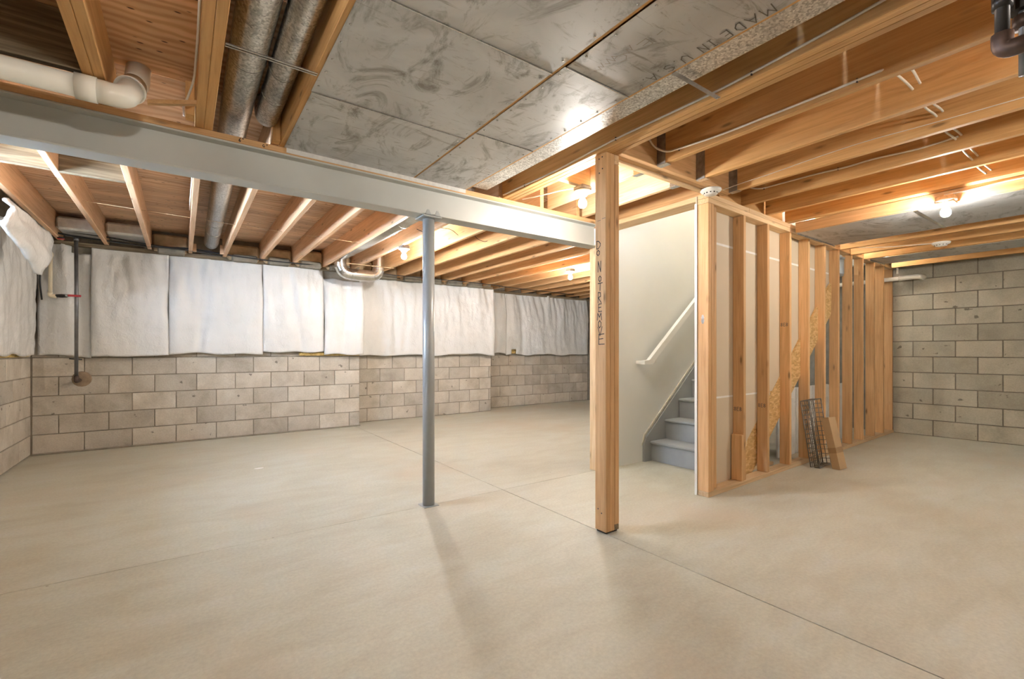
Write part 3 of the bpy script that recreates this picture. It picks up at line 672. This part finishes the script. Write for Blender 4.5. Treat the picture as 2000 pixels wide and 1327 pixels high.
blanket(G, 'narrow puckered insulation blanket strip at the wall step', 'Y', 7.50, 4.63, 5.155, 1.045, 2.243, 12.9, .07, .03, folds=((4.95, 2.2, .0, .05, .03),))
blanket(G, 'white insulation blanket at the far end beside the wooden post', 'Y', 7.50, 5.16, 7.38, 1.025, 2.243, 14.2, .075, .03, notch=(5.25, 5.37, .9, 1.125), folds=((5.5, 2.2, .05, .05, .02),))
for (lab, a, b, y0, y1, z0, z1) in (('yellow fibreglass edge showing under the folded blanket', 1.30, 2.12, 6.79, 6.838, 1.030, 1.08), ('yellow fibreglass showing through a notch in the blanket', 5.23, 5.42, 7.46, 7.49, 1.05, 1.16), ('ragged tan fibreglass edge at the foot of the left blanket', 0, 0, 0, 0, 0, 0)):
    if a: tag(board('fibreglass_batt', a, b, y0, y1, z0, z1, 'fiber', None, .012), lab, 'insulation')
    else: tag(board('fibreglass_batt', -1.279, -1.262, 5.5, 6.7, 1.03, 1.075, 'fiber', None, .012), lab, 'insulation')
# torn flap hanging at the left edge
vs = []; fs = []; nu, nv = 14, 14
for j in range(nv+1):
    for i in range(nu+1):
        u, v = i/nu, j/nv
        y = 4.95+.78*u*(1-.25*v)-.1*v; z = 2.22-.10*u-.36*v*(.55+.55*u); x = -1.04+.10*u-.05*v+.035*noise.noise(Vector((u*4, v*4, 2)))+.10*math.sin(v*2.4)*.6
        vs.append((x, y+.02*noise.noise(Vector((v*6, u*6, 9))), z+.025*noise.noise(Vector((u*7, 3, v*2)))))
for j in range(nv):
    for i in range(nu):
        q = j*(nu+1)+i; fs.append((q, q+1, q+nu+2, q+nu+1))
n0 = len(vs); vs += [(x-.025, y, z) for x, y, z in vs]; fs += [tuple(n0+i for i in reversed(f)) for f in fs]
rim = [i for i in range(nu+1)]+[j*(nu+1)+nu for j in range(1, nv+1)]+[nv*(nu+1)+i for i in range(nu-1, -1, -1)]+[j*(nu+1) for j in range(nv-1, 0, -1)]
for a, b in zip(rim, rim[1:]+rim[:1]): fs.append((a, n0+a, n0+b, b))
tag(origin_mesh('insulation_flap', vs, fs, 'vinyl', None, True), 'torn bright white insulation flap curling off the left wall', 'insulation')

# ---------------------------------------------------------------- pipes in the left corner
gp = thing('gas_pipe', 'dark vertical steel pipe in front of the white insulation', 'pipe', (-.905, 6.66, .77))
tube('pipe', [(-.905, 6.66, .80), (-.903, 6.655, 1.66), (-.905, 6.65, 2.275)], .0165, 'steel_pipe', gp, 12)
tube('elbow', fillet([(-.905, 6.66, .83), (-.905, 6.66, .772), (-.905, 6.845, .772)], .03), .022, 'rust_iron', gp, 12)
lathe('wall_collar', [(.05, 0), (.05, .006), (.03, .008)], (-.905, 6.8455, .772), 'rust_iron', gp, axis=(0, -1, 0), seg=14)
tube('tee', [(-.905, 6.65, 2.255), (-.905, 6.65, 2.295)], .023, 'steel_pipe', gp, 12)
tube('clamp', [(-.96, 6.66, 1.01), (-.86, 6.665, 1.0)], .007, 'iron', gp, 8)
cp = thing('water_pipe', 'cream plastic water pipe with a red lever valve in the left corner', 'pipe', (-1.11, 6.68, 1.66))
tube('riser', [(-1.108, 6.69, 1.66), (-1.104, 6.69, 2.11)], .0165, 'cpvc', cp, 12)
tube('top_elbow', fillet([(-1.104, 6.69, 2.07), (-1.104, 6.69, 2.112), (-1.17, 6.70, 2.112)], .02), .021, 'cpvc', cp, 12)
tube('bottom_elbow', fillet([(-1.108, 6.69, 1.70), (-1.108, 6.69, 1.663), (-1.06, 6.69, 1.663)], .02), .021, 'cpvc', cp, 12)
tube('valve_body', [(-1.065, 6.685, 1.666), (-1.02, 6.68, 1.668), (-.975, 6.675, 1.668)], [.016, .02, .015], 'iron', cp, 10)
tube('valve_nut', [(-.99, 6.67, 1.672), (-.965, 6.665, 1.672)], .014, 'galv_bright', cp, 8)
board('valve_handle', -.965, -.862, 6.617, 6.633, 1.660, 1.682, 'red', cp, .004)
sv = thing('stop_valve', 'small valve with a red handle under the joists in the left corner', 'valve', (-1.02, 6.6, 2.27))
tube('body', [(-1.04, 6.6, 2.262), (-.99, 6.6, 2.258)], .012, 'iron', sv, 8)
board('handle', -1.04, -.985, 6.588, 6.60, 2.243, 2.252, 'red', sv, .003)
tag(tube('black_cable', fillet([(-1.235, 6.50, 2.34), (-1.0, 6.58, 2.292), (-.7, 6.60, 2.28), (-.3, 6.62, 2.268), (.1, 6.64, 2.30), (.5, 6.66, 2.27), (.9, 6.66, 2.255), (1.5, 6.68, 2.26)], .1), .009, 'black_cable', None, 8), 'thick black cable running along the top of the insulation', 'cable')
tag(tube('black_cable', fillet([(-1.0, 6.55, 2.33), (-.6, 6.58, 2.312), (-.25, 6.60, 2.282), (.3, 6.62, 2.262)], .1), .008, 'black_cable', None, 8), 'second black cable just above the thick one in the left corner', 'cable')
tag(tube('black_cable', fillet([(-1.06, 6.6, 2.29), (-1.15, 6.64, 2.22), (-1.165, 6.68, 2.02), (-1.19, 6.70, 1.83), (-1.175, 6.72, 1.62)], .08), .008, 'black_cable', None, 8), 'black cable dropping down the corner beside the cream pipe', 'cable')
tag(tube('black_cable', fillet([(2.0, 6.75, 2.25), (3.0, 6.7, 2.235), (4.0, 6.72, 2.25), (5.2, 6.9, 2.25), (6.5, 6.95, 2.25)], .2), .006, 'black_cable', None, 8), 'thin black cable strung below the far rear joists', 'cable')

# ---------------------------------------------------------------- PVC drain
dp = thing('drain_pipe', 'white plastic drain pipe with a large elbow at upper left', 'pipe', (-.5, 2.66, 2.2))
tube('pipe', [(-1.26, 2.66, 2.21), (-.33, 2.66, 2.205)], .0455, 'pvc', dp, 24)
tube('hub', [(-.365, 2.66, 2.205), (-.295, 2.66, 2.205)], .0530, 'pvc', dp, 24)
tube('elbow', fillet([(-.30, 2.66, 2.205), (-.205, 2.665, 2.205), (-.180, 2.79, 2.33)], .09, 8), .0485, 'pvc', dp, 24)
a = Vector((-.192, 2.735, 2.275)); b = Vector((-.176, 2.885, 2.385)); t = (b-a).normalized()
tube('elbow_hub', [a, a+t*.05], .056, 'pvc', dp, 24)
lathe('ring', [(.0565, -.006), (.0600, -.004), (.0600, .004), (.0565, .006)], a+t*.006, 'pvc', dp, axis=t, seg=24)
tube('closet_bend', [a+t*.03, b, b+Vector((.002, .085, .112))], .050, 'pvc', dp, 24)
tag(prism('brace_strip', [(-.13, 2.753), (.057, 2.63), (.057, 2.655), (-.13, 2.778)], 'Z', ZC-.021, ZC-.002, 'stud'), 'thin wooden brace strip from the drain elbow to the double joist', 'lumber')
tag(tube('white_cable', fillet([(.052, 1.2, 2.30), (.052, 2.2, 2.31), (.048, 2.58, 2.33), (.02, 2.72, 2.29), (.006, 2.82, 2.30), (.012, 2.95, 2.31)], .08), .005, 'cable', None, 8), 'white cable hanging beside the double joist left of the ducts', 'cable')
tag(tube('white_cable', fillet([(.062, 3.4, 2.30), (.060, 4.0, 2.29), (.056, 4.5, 2.27), (.058, 4.55, 2.33), (.061, 5.0, 2.34)], .08), .005, 'cable', None, 8), 'white cable on the joist left of the round duct behind the beam', 'cable')

# ---------------------------------------------------------------- cables on the right-hand joists
def cable(label, pts, r=.0055, mat='cable', st=()):
    c = thing('white_cable', label, 'cable', pts[0])
    tube('jacket', fillet(pts, .12), r, mat, c, 8)
    for (x, y, z) in st: board('staple', x-.004, x+.003, y-.003, y+.003, z-.009, z+.009, 'iron', c, 0)
    return c
cable('long white cable stapled along the side of the double joist', [(2.008, 2.93, 2.285), (2.008, 2.3, 2.275), (2.008, 1.80, 2.292), (2.008, 1.18, 2.281), (2.008, .77, 2.30), (2.008, .3, 2.34), (2.008, -.8, 2.35)], st=((2.008, 2.66, 2.280), (2.008, 1.80, 2.292), (2.008, 1.03, 2.287)))
cable('white cable along the first joist right of the double joist', [(2.36, 1.855, 2.42), (2.41, 1.845, 2.36), (2.45, 1.78, 2.318), (2.458, 1.46, 2.297), (2.458, .94, 2.293), (2.458, .70, 2.296), (2.50, .685, 2.31)], .006, st=((2.458, 1.70, 2.312), (2.458, .79, 2.294)))
cable('thin white wire running from the smoke detector along the joists', [(3.21, 1.90, 2.258), (3.29, 1.76, 2.30), (3.302, 1.58, 2.306), (3.302, 1.27, 2.325), (3.302, 1.0, 2.331), (3.302, .77, 2.318), (3.302, .3, 2.305), (3.302, -.6, 2.31)], .0025)
cable('white cable sagging along the joist above the stud wall', [(3.66, 1.95, 2.42), (3.698, 1.85, 2.36), (3.698, 1.42, 2.355), (3.698, 1.24, 2.343), (3.698, 1.11, 2.350), (3.698, .86, 2.330), (3.70, .69, 2.342)], .006, st=((3.698, 1.80, 2.357), (3.698, 1.30, 2.348)))
for i, (y, z) in enumerate(((.70, 2.318), (.675, 2.335))):
    cable(['pale cable threaded through the joists, nearer the stud wall', 'pale cable threaded through the joists, nearer the camera'][i],
          [(2.50, y-.01, 2.31), (2.7, y+.012*(1-2*i), z+.05), (2.89, y, z+.04), (3.12, y+.01, z+.02), (3.306, y, z+.035), (3.5, y+.015, z+.01), (3.704, y, z+.015), (3.92, y+.01, z-.0), (4.112, y, z-.01), (4.3, y+.01, z-.012), (4.49, y, z-.012)], .0055)
cable('white cable feeding the bulb between the beam and the wooden post', [(2.20, 2.94, 2.29), (2.26, 2.75, 2.285), (2.30, 2.60, 2.285), (2.33, 2.46, 2.27)], .005)
cable('white cable feeding the right-hand bulb along the furring board', [(4.568, .93, 2.235), (4.566, .80, 2.232), (4.566, .62, 2.245), (4.566, .40, 2.24), (4.566, -.3, 2.245)], .005)
cable('white cable to the ceiling fixture near the right block wall', [(5.745, 1.95, 2.19), (5.9, 1.7, 2.165), (6.05, 1.4, 2.162), (6.10, 1.30, 2.16)], .0035)
cable('thin pale wire strung across the rear joists behind the beam', [(-.65, 5.05, 2.30), (.10, 5.08, 2.29), (.45, 5.1, 2.285), (.86, 5.12, 2.285), (1.24, 5.12, 2.285), (1.60, 5.14, 2.285)], .0016, 'cardboard')
cable('thin dark wire hooked across the rear joists past the column', [(1.86, 4.2, 2.275), (1.98, 4.25, 2.262), (2.10, 4.2, 2.33), (2.3, 4.3, 2.36), (2.43, 4.35, 2.30), (2.5, 4.3, 2.42), (2.7, 4.45, 2.34), (2.80, 4.4, 2.31), (2.84, 4.35, 2.43)], .003, 'black_cable')

# ---------------------------------------------------------------- black pipes, upper right
bp = thing('iron_pipe', 'black iron pipe with elbows hanging at the top right corner', 'pipe', (1.97, .26, 2.0))
tube('drop', [(1.965, .272, 2.36), (1.965, .272, 1.995)], .0165, 'iron', bp, 14)
tube('elbow', fillet([(1.965, .272, 2.015), (1.965, .272, 1.965), (1.965, .195, 1.965)], .04), .0245, 'rust_iron', bp, 14)
tube('upper_collar', [(1.965, .272, 2.09), (1.965, .272, 2.13)], .023, 'iron', bp, 14)
tube('branch', [(1.965, .20, 1.965), (1.965, -.35, 1.97)], .0165, 'iron', bp, 14)
tube('union', [(2.03, .235, 2.09), (2.03, .235, 2.16)], .034, 'iron', bp, 10, False)
tube('union_ring', [(2.03, .235, 2.04), (2.03, .235, 2.075)], .027, 'rust_iron', bp, 12)
tube('rear_drop', [(2.03, .235, 2.3), (2.03, .235, 1.90)], .013, 'steel_pipe', bp, 12)

# drain at the right wall
rp = thing('drain_pipe', 'short white plastic pipe turning into the right block wall', 'pipe', (7.7, 2.0, 2.04))
tube('pipe', [(7.62, 2.9, 2.03), (7.66, 1.93, 2.045)], .027, 'pvc', rp, 18)
tube('elbow', fillet([(7.657, 1.98, 2.044), (7.667, 1.80, 2.047), (7.84, 1.79, 2.047)], .06), .032, 'pvc', rp, 18)
tube('hub', [(7.66, 2.0, 2.044), (7.663, 1.94, 2.045)], .034, 'pvc', rp, 18)
tag(tube('vent_tube', [(7.60, 2.00, 2.10), (7.60, 2.00, 2.26)], .012, 'pvc', None, 10), 'short thin white tube above the pipe by the right wall', 'pipe')

# ---------------------------------------------------------------- lamps
def lamp(label, x, y, ztop, zb, side=None, bulb='bulb'):
    l = thing('bulb_light', label, 'light', (x, y, ztop), group='bare bulb lamp holders')
    board('junction_box', x-.05, x+.05, y-.05, y+.05, ztop-.036, ztop, 'hanger', l, .012) if side is None else board('junction_box', side[0], side[1], y-.05, y+.05, ztop-.055, ztop, 'stud', l, .004)
    zt = ztop-.036 if side is None else ztop-.03
    lathe('lamp_holder', [(.062, 0), (.062, -.008), (.040, -.016), (.030, -.034), (.024, -.036)], (x, y, zt), 'ceramic', l, seg=24)
    z = zt-.036
    lathe('screw_cap', [(.014, 0), (.014, -.012)], (x, y, z), 'galv_bright', l, seg=14)
    prof = [(.014, -.010), (.018, -.020), (.027, -.036), (.030, -.052), (.027, -.068), (.017, -.080), (.004, -.084)]
    lathe('bulb', prof, (x, y, z), bulb, l, seg=20)
    return l
lamp('bare lit bulb between the steel beam and the wooden post', 2.33, 2.40, ZC-.001, 2.15, bulb='bulb_weak')
lamp('bare lit bulb behind the beam, left of the grey column', 2.03, 4.93, ZC+.01, 2.14, bulb='bulb_strong')
lamp('bare lit bulb behind the beam near the wooden post', 4.50, 4.88, ZC-.0, 2.15, bulb='bulb_strong')
lamp('bare lit bulb on the board at the right', 4.49, .905, 2.205, 2.08, side=(4.45, 4.571), bulb='bulb_weak')
l5 = lamp('bare lit bulb in the joist bay over the camera', -.1, .75, 2.335, 2.24, bulb='bulb_weak')
board('mount_bar', -.266, .056, .725, .775, 2.336, 2.355, 'pale', l5)
l6 = lamp('unseen fill bulb added up in the stairwell shaft', 4.5, 2.52, 3.898, 3.7, bulb='bulb_strong')  # added lamp out of view, brightens the white stairwell wall
lamp('added fill bulb behind the camera on the right', 2.70, -.75, ZC-.001, 2.15)  # added fill lamp, lights the sides of the right-hand joists
lamp('added fill bulb behind the camera by the right wall', 5.6, -1.0, ZC-.1, 2.15)  # added fill lamp out of view for the right side of the room

# ---------------------------------------------------------------- smoke detectors
def detector(label, x, y, z):
    d = thing('smoke_detector', label, 'smoke detector', (x, y, z))
    lathe('body', [(.072, 0), (.072, -.010), (.066, -.018), (.050, -.024), (.046, -.036), (.030, -.041), (.004, -.042)], (x, y, z), 'plastic', d, seg=28)
    for k in range(12):
        a = 2*PI*k/12; b_ = board('vent_slot', -.005, .005, -.0012, .0012, -.0035, .0035, 'dark', d, 0, F=Matrix.Translation((x+.0485*math.cos(a), y+.0485*math.sin(a), z-.029)) @ Matrix.Rotation(a+PI/2, 4, 'Z'))
detector('white smoke detector at the head of the stud wall', 3.135, 1.905, 2.262)
detector('white round ceiling fixture near the right block wall', 6.135, 1.27, 2.169)

# ---------------------------------------------------------------- things leaning on the stud wall
def lean(o0, x_, y_, z_):
    x_, y_, z_ = Vector(x_).normalized(), Vector(y_).normalized(), Vector(z_).normalized()
    m = Matrix((x_, y_, z_)).transposed().to_4x4(); m.translation = Vector(o0); return m
# wire basket: local x = width, z = up the lean, y = depth
up = Vector((-.02, .085, .62)).normalized(); xa = Vector((1, .0315, 0)).normalized(); ya = up.cross(xa).normalized()*1
FB = lean((4.80, 1.838, .008), xa, up.cross(xa), up)
bk = put('wire_basket', None, FB); tag(bk, 'chrome wire basket leaning against the stud wall', 'basket')
Wb, Hb, Db = .29, .62, .07
def wire(p, q, r=.0026, nm='wire'): return tube(nm, [FB @ Vector(p), FB @ Vector(q)], r, 'wire', bk, 6)
for k in range(8): wire((Wb*k/7, Db, 0), (Wb*k/7, Db, Hb), .0030)
for k in range(15): wire((0, Db, Hb*k/14), (Wb, Db, Hb*k/14), .0030)
for s in (0, Wb):
    for k in range(15): wire((s, 0, Hb*k/14), (s, Db, Hb*k/14), .0030)
for k in range(8):
    for zz in (0, Hb): wire((Wb*k/7, 0, zz), (Wb*k/7, Db, zz), .0030)
for yy in (0, Db):
    for a, b in (((0, 0), (Wb, 0)), ((Wb, 0), (Wb, Hb)), ((Wb, Hb), (0, Hb)), ((0, Hb), (0, 0))): wire((a[0], yy, a[1]), (b[0], yy, b[1]), .0050, 'rim_wire')
for s in (0, Wb): wire((s, Db/2, 0), (s, Db/2, Hb), .0030)
up2 = Vector((.0, .10, .47)).normalized(); xb = Vector((1, -.08, 0)).normalized()
FX = lean((4.89, 1.70, .004), xb, up2.cross(xb), up2)
bx = put('cardboard_box', None, FX); tag(bx, 'long narrow cardboard box leaning on the wire basket', 'box')
board('carton', 0, .125, -.001, .066, 0, .475, 'cardboard', bx, .002, F=FX)
board('packing_tape', -.0008, .1258, -.0018, .0668, .15, .20, 'tape', bx, 0, F=FX)
board('open_flap', -.03, .10, .0, .062, .477, .480, 'cardboard', bx, 0, F=FX @ Matrix.Rotation(.05, 4, 'Y'))

# stored boards below the stairs
for i, (x0, x1, y, h, lab) in enumerate(((4.93, 5.30, 2.26, .74, 'white board standing under the stairs, behind the wire basket'), (5.33, 5.75, 2.28, .70, 'white board under the stairs, in the middle of the row'), (5.78, 6.25, 2.30, .70, 'white board under the stairs, second from the right block wall'), (6.28, 6.9, 2.32, .69, 'white board under the stairs, nearest the right block wall'))):
    t = thing('stored_board', lab, 'board', (x0, y, 0), group='white boards stored under the stairs')
    board('panel', x0, x1, y, y+.02, 0, h-.16, 'board_white', t); board('upper_panel', x0, x1, y, y+.02, h-.155, h, 'board_white', t)
    board('batten', x0+.03, x0+.07, y-.014, y-.0005, .002, h-.01, 'board_white', t)
tag(prism('metal_track', [(4.28, 0), (4.31, 0), (4.47, .42), (4.44, .42)], 'Y', 2.26, 2.285, 'galv_bright'), 'thin metal track leaning under the stairs behind the studs', 'track')
tag(board('wood_offcut', 4.0, 4.62, 2.16, 2.24, 0, .03, 'pale'), 'wooden offcut lying under the stairs behind the studs', 'lumber')

# chip of paint on the floor
vs = [(.038*math.cos(a)*(1+.2*math.sin(3*a)), .018*math.sin(a), 0) for a in [2*PI*k/12 for k in range(12)]]
vs = vs+[(x*.9, y*.9, .004) for x, y, z in vs]
tag(mesh('paint_chip', vs, [tuple(range(11, -1, -1)), tuple(range(12, 24))]+[(i, (i+1) % 12, (i+1) % 12+12, i+12) for i in range(12)], 'gyp_white', None, Matrix.Translation((.585, 4.858, 0))), 'small pale chip lying on the concrete floor at left', 'debris')
